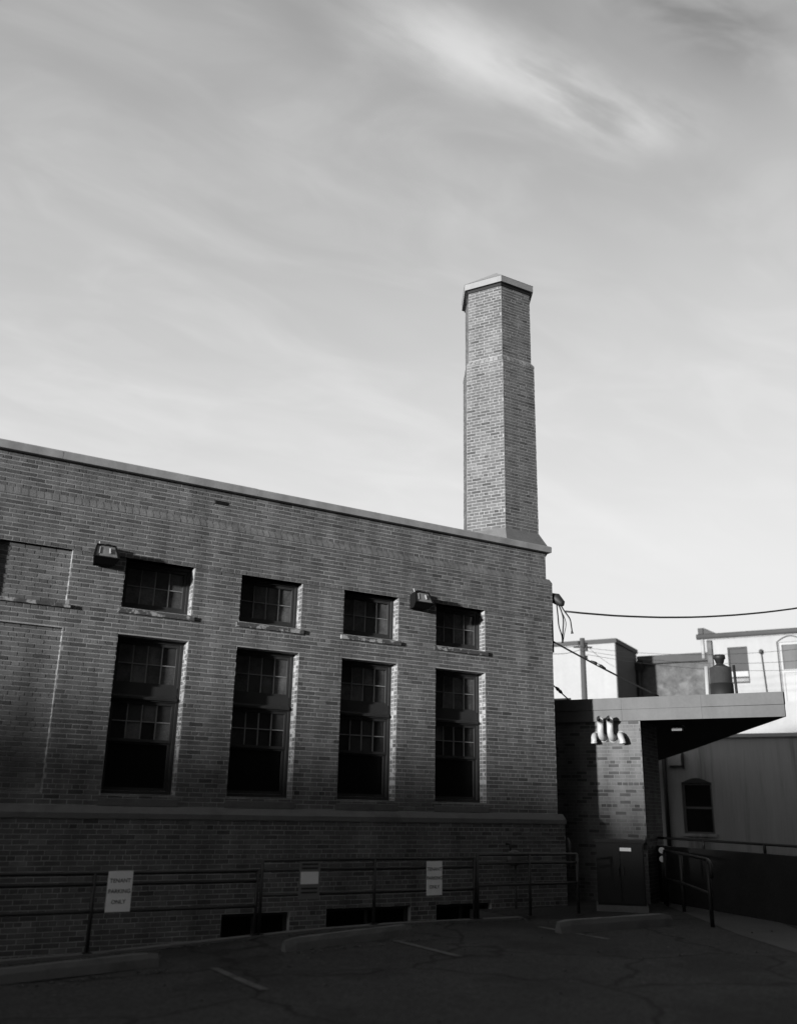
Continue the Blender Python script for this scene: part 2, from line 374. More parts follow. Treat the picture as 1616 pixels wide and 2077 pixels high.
# ---------------------------------------------------------------- the brick building
X0, XW = -7.0, 11.40
Z_WT, Z_FR, Z_LG, Z_PT, Z_TOP = 1.42, 5.03, 5.74, 5.83, 6.36
WX = [3.30+1.825*i for i in range(4)]; WW = 1.05
U0, U1 = 4.285, 5.03           # upper windows
L0, L1 = 1.674, 3.89           # lower windows
bld = thing('brick_building', 'long brick building with tall dark windows, parapet and stone water table', 'building', (4, 2, 0))
wall = MB()
up_h = [(x, x+WW, U0, U1) for x in WX]; lo_h = [(x, x+WW, L0, L1) for x in WX]
PX = [WX[0]-1.825*(i+1) for i in range(4)]
pan_u = [(x, x+WW, U0-0.06, U1) for x in PX]; pan_l = [(x, x+WW, L0, L1) for x in PX]
bas = [(5.15, 6.20, -0.37, 0.08), (6.80, 8.28, -0.33, 0.10), (8.76, 9.84, -0.33, 0.10)]
MD = 0.003
zones = [('P', -0.6, Z_WT, -0.085, XW+0.085, bas), ('W', Z_WT, Z_FR, 0.0, XW, up_h+lo_h+pan_u+pan_l), ('F', Z_FR, Z_LG, -0.02, XW+0.02, []), ('T', Z_PT, Z_TOP, 0.06, XW-0.06, [])]
YB = 2.2
for nm, z0, z1, yf, xr, holes in zones:
    holed(wall, X0, xr-MD, z0, z1, holes, lambda u, v, yf=yf: (u, yf+MD, v))
    wall.add([(xr-MD, yf+MD, z0), (xr-MD, YB, z0), (xr-MD, YB, z1), (xr-MD, yf+MD, z1)], [(0, 1, 2, 3)])
    wall.add([(X0, yf+MD, z0), (X0, YB, z0), (X0, YB, z1), (X0, yf+MD, z1)], [(3, 2, 1, 0)])
    wall.add([(X0, YB, z0), (xr-MD, YB, z0), (xr-MD, YB, z1), (X0, YB, z1)], [(3, 2, 1, 0)])
    rec = {'W': 0.27, 'P': 0.12}.get(nm, 0)
    for (a, c, d, e) in holes:
        dp = 0.065 if (nm == 'W' and a < 3.0) else rec
        y0, y1 = yf+MD, yf+dp
        wall.add([(a, y0, d), (a, y1, d), (a, y1, e), (a, y0, e)], [(0, 1, 2, 3)])
        wall.add([(c, y0, d), (c, y1, d), (c, y1, e), (c, y0, e)], [(3, 2, 1, 0)])
        wall.add([(a, y0, e), (c, y0, e), (c, y1, e), (a, y1, e)], [(3, 2, 1, 0)])
        wall.add([(a, y0, d), (c, y0, d), (c, y1, d), (a, y1, d)], [(0, 1, 2, 3)])
        if dp < 0.1: wall.add([(a, y1, d), (c, y1, d), (c, y1, e), (a, y1, e)], [(0, 1, 2, 3)])
# small returns where the zones step
wall.add([(X0, -0.012, Z_FR), (XW+0.012, -0.012, Z_FR), (XW+0.012, 0.3, Z_FR), (X0, 0.3, Z_FR)], [(3, 2, 1, 0)])
wallo = wall.obj('wall', 'mortar', bld)
bricks = []
field(bricks, (0, -0.085, 0), (1, 0, 0), (0, -1, 0), X0, XW+0.085, -0.45, Z_WT-0.005, bas, vbase=0.02, k=0.95)
field(bricks, (0, 0, 0), (1, 0, 0), (0, -1, 0), X0, XW, 1.50, Z_FR, up_h+lo_h+pan_u+pan_l, vbase=Z_FR-80*BC)
field(bricks, (0, -0.02, 0), (1, 0, 0), (0, -1, 0), X0, XW+0.02, Z_FR, Z_LG, vbase=Z_FR, ubase=0.05, k=0.92)
field(bricks, (0, 0.06, 0), (1, 0, 0), (0, -1, 0), X0, XW-0.06, Z_PT, Z_TOP, [(4.60, 4.82, 6.125, 6.20)], vbase=Z_TOP-20*BC, ubase=0.1)
for h in pan_u+pan_l:
    field(bricks, (0, 0.058, 0), (1, 0, 0), (0, -1, 0), h[0], h[1], h[2], h[3], vbase=Z_FR-80*BC, ubase=0.07)
for h in up_h+lo_h:                                        # the sides of the window openings
    field(bricks, (h[1], -0.002, 0), (0, 1, 0), (-1, 0, 0), 0.0, (0.172 if h[2] > 4 else 0.192), h[2], h[3], vbase=Z_FR-80*BC, headers=True)
    field(bricks, (h[0], -0.002, 0), (0, 1, 0), (1, 0, 0), 0.0, (0.172 if h[2] > 4 else 0.192), h[2], h[3], vbase=Z_FR-80*BC, headers=True)
for h in pan_u+pan_l:
    field(bricks, (h[1], -0.002, 0), (0, 1, 0), (-1, 0, 0), 0.0, 0.058, h[2], h[3], vbase=Z_FR-80*BC, headers=True)
for z0, z1, xr, yf in ((-0.45, Z_WT-.005, XW+0.085, -0.085), (1.5, Z_FR, XW, 0.0), (Z_FR, Z_LG, XW+0.02, -0.02), (Z_PT, Z_TOP, XW-0.06, 0.06)):
    field(bricks, (xr, yf, 0), (0, 1, 0), (1, 0, 0), 0.0, 2.15, z0, z1, vbase=Z_FR-80*BC)
lay(bricks, wallo, 'brown brick courses of the long building')
# water table, ledge, coping
b = MB(); b.prism([(-0.10, Z_WT-0.07), (-0.10, Z_WT), (-0.085, Z_WT+0.015), (-0.004, Z_WT+0.095), (0.05, Z_WT+0.095), (0.05, Z_WT-0.07)], X0, XW+0.10, 'x')
b.obj('water_table', 'stone', bld)
x = X0; b = MB()
while x < XW:                                              # the sloped brick ledge: bricks on edge, each a little out of line
    L_ = BL/2; x1 = min(x+L_, XW+0.02); d = rnd.uniform(-0.002, 0.003)
    b.add([(x+.001, -0.026+d, Z_LG-0.03), (x1-.004, -0.026+d, Z_LG-0.03), (x1-.004, -0.024+d, Z_LG+0.01), (x+.004, -0.024+d, Z_LG+0.01), (x1-.004, 0.064, Z_PT+0.012+d), (x+.004, 0.064, Z_PT+0.012+d)],
          [(0, 1, 2, 3), (3, 2, 4, 5)], rnd.gauss(.150, .008)); x += L_
bo = b.obj('ledge_bricks', 'brick', wallo, kind='stuff', label='sloping ledge of bricks on edge below the parapet')
b = MB(); b.prism([(-0.014, Z_LG-0.04), (-0.018, Z_LG+0.004), (0.068, Z_PT+0.006), (0.2, Z_PT+0.004), (0.2, Z_LG-0.04)], X0, XW+0.014, 'x')
b.obj('ledge', 'mortar', bld)
for i in range(6):                                        # coping lengths, butted with a hairline joint
    dz_ = rnd.uniform(-.004, .004); xa = X0 + i*(XW+0.02-X0)/6; xb = X0 + (i+1)*(XW+0.02-X0)/6 - 0.004
    b = MB(); b.prism([(-0.036, Z_TOP), (-0.04+dz_, Z_TOP+0.105+dz_), (-0.02, Z_TOP+0.128+dz_), (0.36, Z_TOP+0.10), (0.36, Z_TOP)], xa, xb, 'x')
    b.obj('coping', 'coping', bld)
b = MB(); b.add([(X0, 0.3, 6.2), (XW-0.08, 0.3, 6.2), (XW-0.08, YB, 6.2), (X0, YB, 6.2)], [(0, 1, 2, 3)]); b.obj('roof', 'roofing', bld)
b = MB(); b.box((X0, YB+0.003, -0.6), (XW-0.02, 14, 4.2)); b.obj('unseen_rear_wing', 'side_brick', bld)  # unseen wing, kept low to let sun over towards the alley wall
b = MB(); b.box((4.605, 0.055, 6.128), (4.815, 0.0615, 6.197))
for i in range(3): b.add([(4.61, 0.054, 6.145+i*.02), (4.81, 0.054, 6.145+i*.02), (4.81, 0.046, 6.134+i*.02), (4.61, 0.046, 6.134+i*.02)], [(0, 1, 2, 3)])
b.obj('vent', 'near_black', bld)

def bars(mb, x0, x1, z0, z1, nc, nr, y0, y1, t=0.011):
    for i in range(1, nc): xx = x0+(x1-x0)*i/nc; mb.box((xx-t, y0, z0), (xx+t, y1, z1))
    for j in range(1, nr): zq = z0+(z1-z0)*j/nr; mb.box((x0, y0+.002, zq-t), (x1, y1-.002, zq+t))
PANES = {'glass': ['glass', 'glass', 'glass_dusty', 'glass_dark'], 'dim_glass': ['dim_glass', 'dim_glass', 'dim_glass', 'glass_dark', 'glass_dusty']}
def panes(win, x0, x1, z0, z1, nc, nr, y, m='glass'):
    for i in range(nc):
        for j in range(nr):
            a, c = x0+(x1-x0)*i/nc, x0+(x1-x0)*(i+1)/nc; d, e = z0+(z1-z0)*j/nr, z0+(z1-z0)*(j+1)/nr
            t = [rnd.uniform(-0.007, 0.007) for _ in range(4)]
            bb = MB(); bb.add([(a, y+t[0], d), (c, y+t[1], d), (c, y+t[2], e), (a, y+t[3], e)] + [(a, y+.02, d), (c, y+.02, d), (c, y+.02, e), (a, y+.02, e)],
                   [(0, 1, 2), (0, 2, 3), (7, 6, 5, 4), (0, 4, 5, 1), (1, 5, 6, 2), (2, 6, 7, 3), (3, 7, 4, 0)])
            bb.obj('pane', rnd.choice(PANES.get(m, [m])), win)
def rim(mb, x0, x1, z0, z1, t, y0, y1, tb=None):
    tb = tb or t
    mb.box((x0, y0, z0), (x0+t, y1, z1)); mb.box((x1-t, y0, z0), (x1, y1, z1))
    mb.box((x0+t, y0+.002, z1-t), (x1-t, y1, z1)); mb.box((x0+t, y0+.002, z0), (x1-t, y1, z0+tb))
for i, x in enumerate(WX):
    # small upper window
    f = MB(); rim(f, x, x+WW, U0, U1, 0.045, 0.17, 0.27, 0.06); rim(f, x+.047, x+WW-.047, U0+.062, U1-.047, 0.045, 0.195, 0.26, .055)
    win = f.obj('window', 'frame_paint', bld, label='small upper window')
    gx0, gx1, gz0, gz1 = x+.092, x+WW-.092, U0+.117, U1-.092
    g = MB(); bars(g, gx0, gx1, gz0, gz1, 4, 2, 0.218, 0.242, 0.007); g.obj('glazing_bars', 'bar_paint', win)
    panes(win, gx0, gx1, gz0, gz1, 4, 2, 0.238)
    s_ = MB(); s_.prism([(-0.035, U0-0.085), (-0.035, U0-0.022), (0.17, U0+0.004), (0.17, U0-0.085)], x-0.045, x+WW+0.05, 'x'); s_.obj('sill', 'peeling_sill', win)
    # tall lower window: fixed top light, transom, two sashes
    f = MB(); rim(f, x, x+WW, L0, L1, 0.05, 0.19, 0.30, 0.05)
    f.box((x+.05, 0.185, 2.98), (x+WW-.05, 0.295, 3.20)); f.prism([(0.15, 3.00), (0.145, 3.03), (0.184, 3.06), (0.184, 3.00)], x+.05, x+WW-.05, 'x')
    win = f.obj('window', 'frame_paint', bld, label='tall lower window')
    for z0, z1, nc, nr, mm, yy in ((3.203, L1-.053, 4, 2, 'glass', .21), (2.40, 2.977, 4, 2, 'dim_glass', .21), (L0+.053, 2.415, 1, 1, 'black_glass', .24)):
        sf = MB(); rim(sf, x+.053, x+WW-.053, z0, z1, 0.042, yy, yy+.05); sf.obj('sash', 'frame_paint', win)
        if nc > 1:
            g = MB(); bars(g, x+.095, x+WW-.095, z0+.042, z1-.042, nc, nr, yy+.012, yy+.036, 0.007); g.obj('glazing_bars', 'bar_paint', win)
        panes(win, x+.095, x+WW-.095, z0+.042, z1-.042, nc, nr, yy+.034, mm)
    s_ = MB()
    s_.add([(x-.02, -0.012, L0-0.155), (x+WW+.05, -0.012, L0-0.155), (x+WW+.05, -0.016, L0-0.06), (x-.02, -0.016, L0-0.06), (x+WW-.004, 0.19, L0+0.004), (x+.004, 0.19, L0+0.004), (x-.02, 0.19, L0-0.155), (x+WW+.05, 0.19, L0-0.155)],
           [(0, 1, 2, 3), (3, 2, 4, 5), (1, 7, 4, 2), (0, 3, 5, 6), (0, 6, 7, 1)])
    s_.obj('sill', 'stone', win)
for h in pan_u:
    b = MB(); b.prism([(-0.05, h[2]-0.05), (-0.05, h[2]), (0.05, h[2]+0.012), (0.05, h[2]-0.05)], h[0]-0.06, h[1]+0.06, 'x'); b.obj('blind_sill', 'peeling_sill', bld)
for (a, c, d, e) in bas:
    f = MB(); rim(f, a, c, d, e, 0.05, 0.0, 0.09); f.box(((a+c)/2-.02, .002, d+.05), ((a+c)/2+.02, .085, e-.05))
    win = f.obj('basement_window', 'frame_paint', bld)
    panes(win, a+.05, c-.05, d+.05, e-.05, 2, 1, 0.05, 'black_glass')

# ---------------------------------------------------------------- chimney: hexagonal brick shaft
ZB = 6.83
CXm, CYf, S1, S0 = 11.010, 0.35, 0.826, 0.768
def hexa(cx, yf, s):                      # regular hexagon, one side facing -y at yf
    cy = yf + s*math.sqrt(3)/2
    return [Vector((cx+s*math.cos(R(a)), cy+s*math.sin(R(a)), 0)) for a in (240, 300, 0, 60, 120, 180)]
chim = thing('brick_chimney', 'tall hexagonal brick chimney rising behind the parapet at the building corner', 'chimney', (CXm, CYf+.7, 6.2))
ZL, ZC = 10.52, 12.27
def hexprism(mb, pts, z0, z1, pts2=None):
    p2 = pts2 or pts
    mb.add([(p.x, p.y, z0) for p in pts] + [(p.x, p.y, z1) for p in p2], [tuple(range(6))[::-1], tuple(range(6, 12))] + [(i, (i+1) % 6, 6+(i+1) % 6, 6+i) for i in range(6)])
core = MB()
hexprism(core, hexa(CXm, CYf+MD, S1-MD*1.15), 6.0, ZL)
dS = S1-S0; U2 = CYf + dS*math.sqrt(3)/2
hexprism(core, hexa(CXm-0.005, U2+MD, S0-MD*1.15), ZL, ZC)
shaft = core.obj('shaft', 'pale_mortar', chim)
cb = []
for pts, z0, z1, vb, ub in ((hexa(CXm, CYf, S1), ZB-0.05, ZL-0.01, 0.01, 0.0), (hexa(CXm-0.005, U2, S0), ZL+0.085, ZC, 0.03, 0.05)):
    for i in range(6):
        p, q = pts[i], pts[(i+1) % 6]; u = (q-p).normalized(); n = Vector((u.y, -u.x, 0)); L_ = (q-p).length
        field(cb, (p.x, p.y, 0), u, n, 0.0, L_, z0, z1, vbase=vb + (0.5*BC*0 if i % 2 else 0), ubase=ub+(0.0 if i % 2 else BL/4), rough=1.2)
lay(cb, shaft, 'brick courses of the chimney shaft')
# corbelled ledge: sloping bricks at the step
lb = MB(); A = hexa(CXm, CYf-0.004, S1+0.006); B = hexa(CXm-0.005, U2, S0)
for i in range(6):
    p, q, p2, q2 = A[i], A[(i+1) % 6], B[i], B[(i+1) % 6]; k = 8
    for j in range(k):
        t0, t1 = (j+.05)/k, (j+.95)/k; d = rnd.uniform(-0.006, 0.008)
        P = lambda a, c, t, z: (a.x+(c.x-a.x)*t, a.y+(c.y-a.y)*t, z)
        lb.add([P(p, q, t0, ZL-0.03), P(p, q, t1, ZL-0.03), P(p, q, t1, ZL+0.015+d), P(p, q, t0, ZL+0.015+d), P(p2, q2, t1, ZL+0.09+d), P(p2, q2, t0, ZL+0.09+d)], [(0, 1, 2, 3), (3, 2, 4, 5)], rnd.gauss(.17, .03))
lb.obj('ledge_bricks', 'brick', shaft, kind='stuff', label='sloping ledge of bricks where the chimney steps in')
b = MB(); hexprism(b, hexa(CXm, CYf+0.004, S1-0.004), ZL-0.03, ZL+0.08, hexa(CXm-0.005, U2+.004, S0-.004)); b.obj('ledge', 'pale_mortar', chim)
# flared base
b = MB(); hexprism(b, hexa(CXm, CYf-0.16, S1+0.185), 6.42, 6.55); hexprism(b, hexa(CXm, CYf-0.16, S1+0.185), 6.55, ZB, hexa(CXm, CYf-0.004, S1+0.004)); b.obj('base', 'stone', chim)
# cap: slab with a low hipped roof
b = MB(); CA = hexa(CXm-0.005, U2-0.075, S0+0.087); hexprism(b, CA, ZC+0.05, ZC+0.19); capo = b.obj('cap', 'metal_flashing', chim)
b = MB(); hexprism(b, hexa(CXm-0.005, U2-0.02, S0+0.023), ZC-0.012, ZC+0.05); b.obj('neck', 'near_black', chim)  # near-black band, the soffit shade under the cap put into colour
b = MB(); ap = sum(CA, Vector())/6
b.add([(p.x, p.y, ZC+0.192) for p in hexa(CXm-0.005, U2-0.082, S0+0.095)] + [(ap.x, ap.y, ZC+0.78)], [(i, (i+1) % 6, 6) for i in range(6)] + [tuple(range(6))[::-1]]); b.obj('cap_roof', 'metal_flashing', capo)
p, q = hexa(CXm-0.005, U2-0.045, S0+0.052)[4:6]
b = MB(); u = (q-p).normalized(); n = Vector((u.y, -u.x, 0))
b.add([(v.x, v.y, z) for z in (ZC-0.24, ZC+0.05) for v in (q-u*0.1, q, q-n*0.02, q-u*0.1-n*0.02)], [(0, 1, 2, 3), (7, 6, 5, 4), (0, 4, 5, 1), (1, 5, 6, 2), (2, 6, 7, 3), (3, 7, 4, 0)]); b.obj('dark_strip', 'near_black', capo)  # dark strip hung below the cap's back left edge

# ---------------------------------------------------------------- annex with canopy (turned 60 degrees to the building)
Q = Vector((12.78, 0.30, 0)); TH = R(60); E1 = Vector((math.cos(TH), -math.sin(TH), 0)); E2 = Vector((math.sin(TH), math.cos(TH), 0))
def A_(s, e, z): v = Q + E1*s + E2*e; return (v.x, v.y, z)
ann = thing('canopy_annex', 'low brick annex with a deep flat canopy beside the long building', 'annex', A_(-0.5, 0.6, 0))
b = MB(); b.prism([(-2.5, MD), (0.78-MD, MD), (0.78-MD, 1.2), (-1.9, 1.2)], 0, 3.24, 'z', A_)
aw = b.obj('wall', 'annex_mortar', ann)
ab = []
field(ab, A_(0, 0, 0), E1, -E2, -2.4, 0.78, 0.0, 3.24, vbase=3.24-60*BC, k=2.0)
field(ab, A_(0.78, 0, 0), E2, E1, 0.0, 1.2, 0.0, 3.24, vbase=3.24-60*BC, k=0.8)  # return face toned darker, its shade under the canopy put into colour
lay(ab, aw, 'brick courses of the annex wall')
plan = [(-2.55, -0.02), (3.36, -0.02), (2.24, 2.68), (-0.2, 8.68), (-2.83, 14.85), (-5, 14.85)]
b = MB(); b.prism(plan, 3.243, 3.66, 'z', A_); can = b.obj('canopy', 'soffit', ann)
b = MB(); b.add([A_(s, e, 3.664) for s, e in plan], [tuple(range(len(plan)))]); b.obj('roof', 'roofing', can)
for z0, z1, t in ((3.240, 3.452, 0.050), (3.456, 3.675, 0.062)):
    for sa, sb in ((-2.5, 0.447), (0.45, 1.947), (1.95, 3.38)):
        b = MB(); b.box((sa, -t+rnd.uniform(-.002, .002), z0), (sb, -0.022, z1+rnd.uniform(-.002, .002)), A_); b.obj('fascia_board', 'fascia_paint', can)
    for j in range(1, 4):
        (s0, e0), (s1, e1) = plan[j], plan[j+1]
        d = Vector((s1-s0, e1-e0)).normalized(); nn = Vector((d.y, -d.x))
        b = MB(); b.prism([(s0+nn.x*.003, e0+nn.y*.003), (s1+nn.x*.003, e1+nn.y*.003), (s1+nn.x*t*.6, e1+nn.y*t*.6), (s0+nn.x*t*.6, e0+nn.y*t*.6)], z0, z1, 'z', A_)
        b.obj('fascia_board', 'fascia_paint', can)
# white conduit on the annex roof edge
b = MB(); b.tube([A_(-1.0, 0.12, 3.70), A_(-0.62, 0.12, 3.70)], 0.035, 10)
o = b.obj('roof_conduit', 'sign_white', None, True, label='short white pipe lying on the annex roof edge by the brick corner', category='pipe')
# four white vent elbows
def elbow(name, pts, r, label):
    b = MB(); b.tube(pts, r, 16, cap=False); b.tube(pts, r*0.86, 16, cap=False)
    e = thing(name, label, 'pipe', pts[0], 'white vent elbows on the annex wall')
    b.obj('elbow', 'galvanised', e, True)
    d = Vector(pts[-1])-Vector(pts[-2]); d.normalize()
    f = MB(); f.tube([Vector(pts[-1])-d*.02, Vector(pts[-1])+d*.012], [r*1.10, r*1.10], 16, cap=False); f.obj('collar', 'galvanised', e, True)
    f = MB(); f.tube([Vector(pts[-2])-d*.03, Vector(pts[-2])-d*.028], r*.8, 12); f.obj('dark_bore', 'near_black', e)  # near-black disc stands in for the shade inside the pipe
    f = MB(); n = Vector(pts[1])-Vector(pts[0]); n.normalize(); f.tube([Vector(pts[0]), Vector(pts[0])+n*.012], r*1.35, 16); f.obj('wall_flange', 'galvanised', e, True)
def arc(s, z0, z1, out):       # leaves the wall, turns up, then the mouth turns outwards
    return [A_(s, -0.005, z0), A_(s, -0.06, z0), A_(s, -0.12, z0+0.015), A_(s, -0.165, z0+0.06), A_(s, -0.18, z0+0.12), A_(s, -0.18, z1-0.14), A_(s+.005, -0.19, z1-0.08), A_(s+.015, -0.225, z1-0.035), A_(s+.03, -0.28, z1-0.02)]
elbow('vent_elbow', arc(0.055, 2.93, 3.28, 0), 0.062, 'white upright vent elbow on the edge of the annex wall shadow')
elbow('vent_elbow', arc(0.245, 2.92, 3.28, 0), 0.062, 'white upright vent elbow on the sunlit annex wall')
elbow('vent_elbow', [A_(-.09, -.005, 2.98), A_(-.09, -.07, 2.98), A_(-.088, -.13, 2.965), A_(-.085, -.17, 2.92), A_(-.082, -.18, 2.87), A_(-.08, -.18, 2.83)], 0.055, 'white downturned vent elbow in the annex wall shadow')
elbow('vent_elbow', [A_(.40, -.005, 2.98), A_(.405, -.07, 2.98), A_(.425, -.13, 2.965), A_(.45, -.17, 2.92), A_(.468, -.18, 2.87), A_(.475, -.18, 2.82)], 0.058, 'white downturned vent elbow on the sunlit annex wall')
# soffit light
t = thing('soffit_light', 'pale square light fitting under the annex canopy', 'light', A_(1.3, .7, 3.24))
b = MB(); b.box((1.08, 1.1, 3.19), (1.32, 1.34, 3.242), A_); b.obj('housing', 'fascia_paint', t)
b = MB(); b.prism([(1.10, 1.12), (1.30, 1.12), (1.30, 1.32), (1.10, 1.32)], 3.13, 3.188, 'z', A_); b.obj('diffuser', 'fascia_paint', t)
# roof exhaust drum
t = thing('roof_exhaust', 'dark stained metal exhaust drum with a narrow neck and cap on the canopy roof', 'exhaust', A_(1.95, 2.6, 3.66))
c = (1.83, 2.75)
b = MB(); b.tube([A_(c[0], c[1], z) for z in (3.66, 4.22, 4.221, 4.56)], [0.235, 0.235, 0.225, 0.225], 20); b.obj('drum', 'drum_metal', t, True)
b = MB(); b.tube([A_(c[0], c[1], 3.67), A_(c[0], c[1], 4.22)], 0.241, 20); b.obj('skirt', 'near_black', t, True)
b = MB(); b.tube([A_(c[0], c[1], z) for z in (4.56, 4.60, 4.64, 4.68)], [0.215, 0.13, 0.075, 0.07], 16); b.obj('neck', 'steel_dark', t, True)
b = MB(); b.tube([A_(c[0], c[1], z) for z in (4.66, 4.74, 4.755, 4.83)], [0.08, 0.105, 0.125, 0.12], 16); b.obj('cap', 'steel_dark', t, True)
b = MB(); b.tube([A_(1.52, 2.75, 3.66), A_(1.545, 2.75, 4.60)], 0.045, 10); b.obj('lit_side_strip', 'white_paint', t, True)  # pale tube added in place of the drum's sunlit left side
b = MB(); b.tube([A_(2.13, 2.75, 3.66), A_(2.11, 2.75, 4.60)], 0.028, 10); b.obj('black_edge', 'near_black', t, True)  # black tube along the drum's right edge

# ---------------------------------------------------------------- buildings beyond the annex
al = thing('alley_building', 'white painted building with streaked wall and arched window across the alley', 'building', A_(0, 17, 0))
ay = 15.5; AH = [(-2.10, -1.10, 0.95, 2.60)]
b = MB(); holed(b, -9, 9, 0, 4.05, AH, lambda u, v: A_(u, ay, v))
b.box((-9, ay+.25, 0), (9, ay+5, 4.05), A_)
for (a, c, d, e) in AH:
    b.add([A_(a, ay, d), A_(a, ay+.14, d), A_(a, ay+.14, e), A_(a, ay, e)], [(0, 1, 2, 3)]); b.add([A_(c, ay, d), A_(c, ay+.14, d), A_(c, ay+.14, e), A_(c, ay, e)], [(3, 2, 1, 0)])
    b.add([A_(a, ay, e), A_(c, ay, e), A_(c, ay+.14, e), A_(a, ay+.14, e)], [(3, 2, 1, 0)]); b.add([A_(a, ay, d), A_(c, ay, d), A_(c, ay+.14, d), A_(a, ay+.14, d)], [(0, 1, 2, 3)])
b.obj('wall', 'alley_white', al)
b = MB(); b.box((-9, ay-.10, 4.053), (9, ay+.4, 4.17), A_); b.obj('coping', 'coping_white', al)
a, c, d, e = AH[0]
arch = [(a+.02, e-.02)] + [(a+.02+(c-a-.04)*i/10, e-.02+0.16*math.sin(math.pi*i/10)) for i in range(1, 10)] + [(c-.02, e-.02)]
b = MB(); b.prism([(p[0], p[1]) for p in arch], ay-.012, ay+.02, 'y', lambda x, y, z: A_(x, y, z)); b.obj('arch_head', 'frame_paint', al)
f = MB()
fr = lambda x, y, z: A_(x, y, z)
for q0, q1 in (((a, ay+.05, d), (a+.09, ay+.13, e)), ((c-.06, ay+.05, d), (c, ay+.13, e)), ((a+.09, ay+.052, e-.09), (c-.06, ay+.13, e)), ((a+.09, ay+.052, d), (c-.06, ay+.13, d+.06)), ((a+.09, ay+.045, 1.74), (c-.06, ay+.13, 1.81))): f.box(q0, q1, fr)
win = f.obj('window', 'fascia_paint', al)
for z0, z1 in ((d+.06, 1.74), (1.81, e-.09)):
    g = MB(); g.box((a+.09, ay+.09, z0), (c-.06, ay+.11, z1), fr); g.obj('pane', 'black_glass', win)
g = MB(); g.box((a-.06, ay-.06, d-.09), (c+.06, ay+.04, d-.003), fr); g.obj('sill', 'alley_white', win)
b = MB(); b.tube([A_(-2.62, ay-.08, 0.1), A_(-2.62, ay-.08, 3.9)], 0.07, 10); b.obj('downpipe', 'steel_dark', al, True)
b = MB(); b.box((-2.45, ay-.14, 3.15), (-2.02, ay-.003, 3.50), fr); vb = b.obj('vent_hood', 'alley_white', al)
b = MB(); b.box((-2.00, ay-.15, 3.08), (-1.95, ay-.003, 3.56), fr); b.obj('bracket', 'steel_dark', vb)

# white block behind, its right side wall darker
t = thing('white_block', 'plain white block with a dark side wall behind the utility pole', 'building', A_(-10, 25, 0))
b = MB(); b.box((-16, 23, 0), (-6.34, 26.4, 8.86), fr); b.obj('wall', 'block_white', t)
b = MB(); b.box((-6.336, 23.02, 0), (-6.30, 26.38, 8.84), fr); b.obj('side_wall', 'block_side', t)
b = MB(); b.box((-16.1, 22.93, 8.863), (-6.24, 26.46, 9.06), fr); b.obj('parapet_trim', 'trim_grey', t)
b = MB(); b.tube([A_(-6.2, 26.2, 0), A_(-6.2, 26.2, 8.0)], 0.13, 8); b.obj('downpipe', 'steel_dark', t)
b = MB(); b.box((-6.3, 26.0, 8.0), (-5.95, 26.35, 8.45), fr); b.obj('pipe_head', 'near_black', t)
# rough stucco building between
t = thing('stucco_building', 'rough grey stucco building with a dark cornice between two white buildings', 'building', A_(-4, 28, 0))
b = MB(); b.box((-6.3, 26.5, 0), (-1.5, 31, 8.34), fr); b.obj('wall', 'stucco', t)
b = MB(); b.box((-6.25, 26.25, 8.343), (-1.5, 31, 8.72), fr); b.obj('cornice', 'trim_grey', t)
# white building with gutter and windows
wb = thing('white_building', 'sunlit white building with a dark gutter, shaded sash window and arched window', 'building', A_(1, 24, 0))
by = 22.0; WH = [(-1.33, -0.55, 6.68, 8.17), (0.66, 1.56, 5.9, 8.25)]
b = MB(); holed(b, -2.1, 9, 0, 8.55, WH, lambda u, v: A_(u, by, v)); b.box((-2.1, by+.2, 0), (9, by+6, 8.55), fr)
for (a, c, d, e) in WH:
    b.add([A_(a, by, d), A_(a, by+.14, d), A_(a, by+.14, e), A_(a, by, e)], [(0, 1, 2, 3)]); b.add([A_(c, by, d), A_(c, by+.14, d), A_(c, by+.14, e), A_(c, by, e)], [(3, 2, 1, 0)])
    b.add([A_(a, by, e), A_(c, by, e), A_(c, by+.14, e), A_(a, by+.14, e)], [(3, 2, 1, 0)]); b.add([A_(a, by, d), A_(c, by, d), A_(c, by+.14, d), A_(a, by+.14, d)], [(0, 1, 2, 3)])
b.add([A_(-2.1, by, 0), A_(-2.1, by+.2, 0), A_(-2.1, by+.2, 8.55), A_(-2.1, by, 8.55)], [(0, 3, 2, 1)])
b.obj('wall', 'block_white', wb)
b = MB(); b.box((-2.12, by-.12, 0), (-1.93, by-.003, 8.5), fr); b.obj('corner_pilaster', 'stucco', wb)
b = MB(); b.tube([A_(-2.5, by-.14, 8.66), A_(9, by-.14, 8.66)], 0.115, 12); b.obj('gutter', 'trim_grey', wb, True)
b = MB(); b.tube([A_(-2.28, by-.10, 7.75), A_(-2.28, by-.10, 8.56)], 0.075, 10); b.obj('downspout', 'white_paint', wb, True)
b = MB(); b.box((-2.42, by-.2, 8.77), (-2.22, by+.1, 9.02), fr); b.prism([(-2.2, 8.77), (-1.7, 8.77), (-2.2, 9.04)], by-.18, by+.08, 'y', fr); b.obj('corner_finial', 'trim_grey', wb)
a, c, d, e = WH[0]
f = MB(); 
for q0, q1 in (((a, by+.05, d), (a+.05, by+.13, e)), ((c-.05, by+.05, d), (c, by+.13, e)), ((a+.05, by+.052, e-.06), (c-.05, by+.13, e)), ((a+.05, by+.052, d), (c-.05, by+.13, d+.08)), ((a+.05, by+.045, d+.22), (c-.05, by+.13, d+.28))): f.box(q0, q1, fr)
win = f.obj('window', 'trim_grey', wb)
g = MB(); g.box((a+.05, by+.09, d+.5), (c-.05, by+.11, e-.06), fr); g.obj('blind', 'blind', win)
g = MB(); g.box((a+.05, by+.08, d+.28), (c-.05, by+.10, d+.5), fr); g.obj('pane', 'white_paint', win)
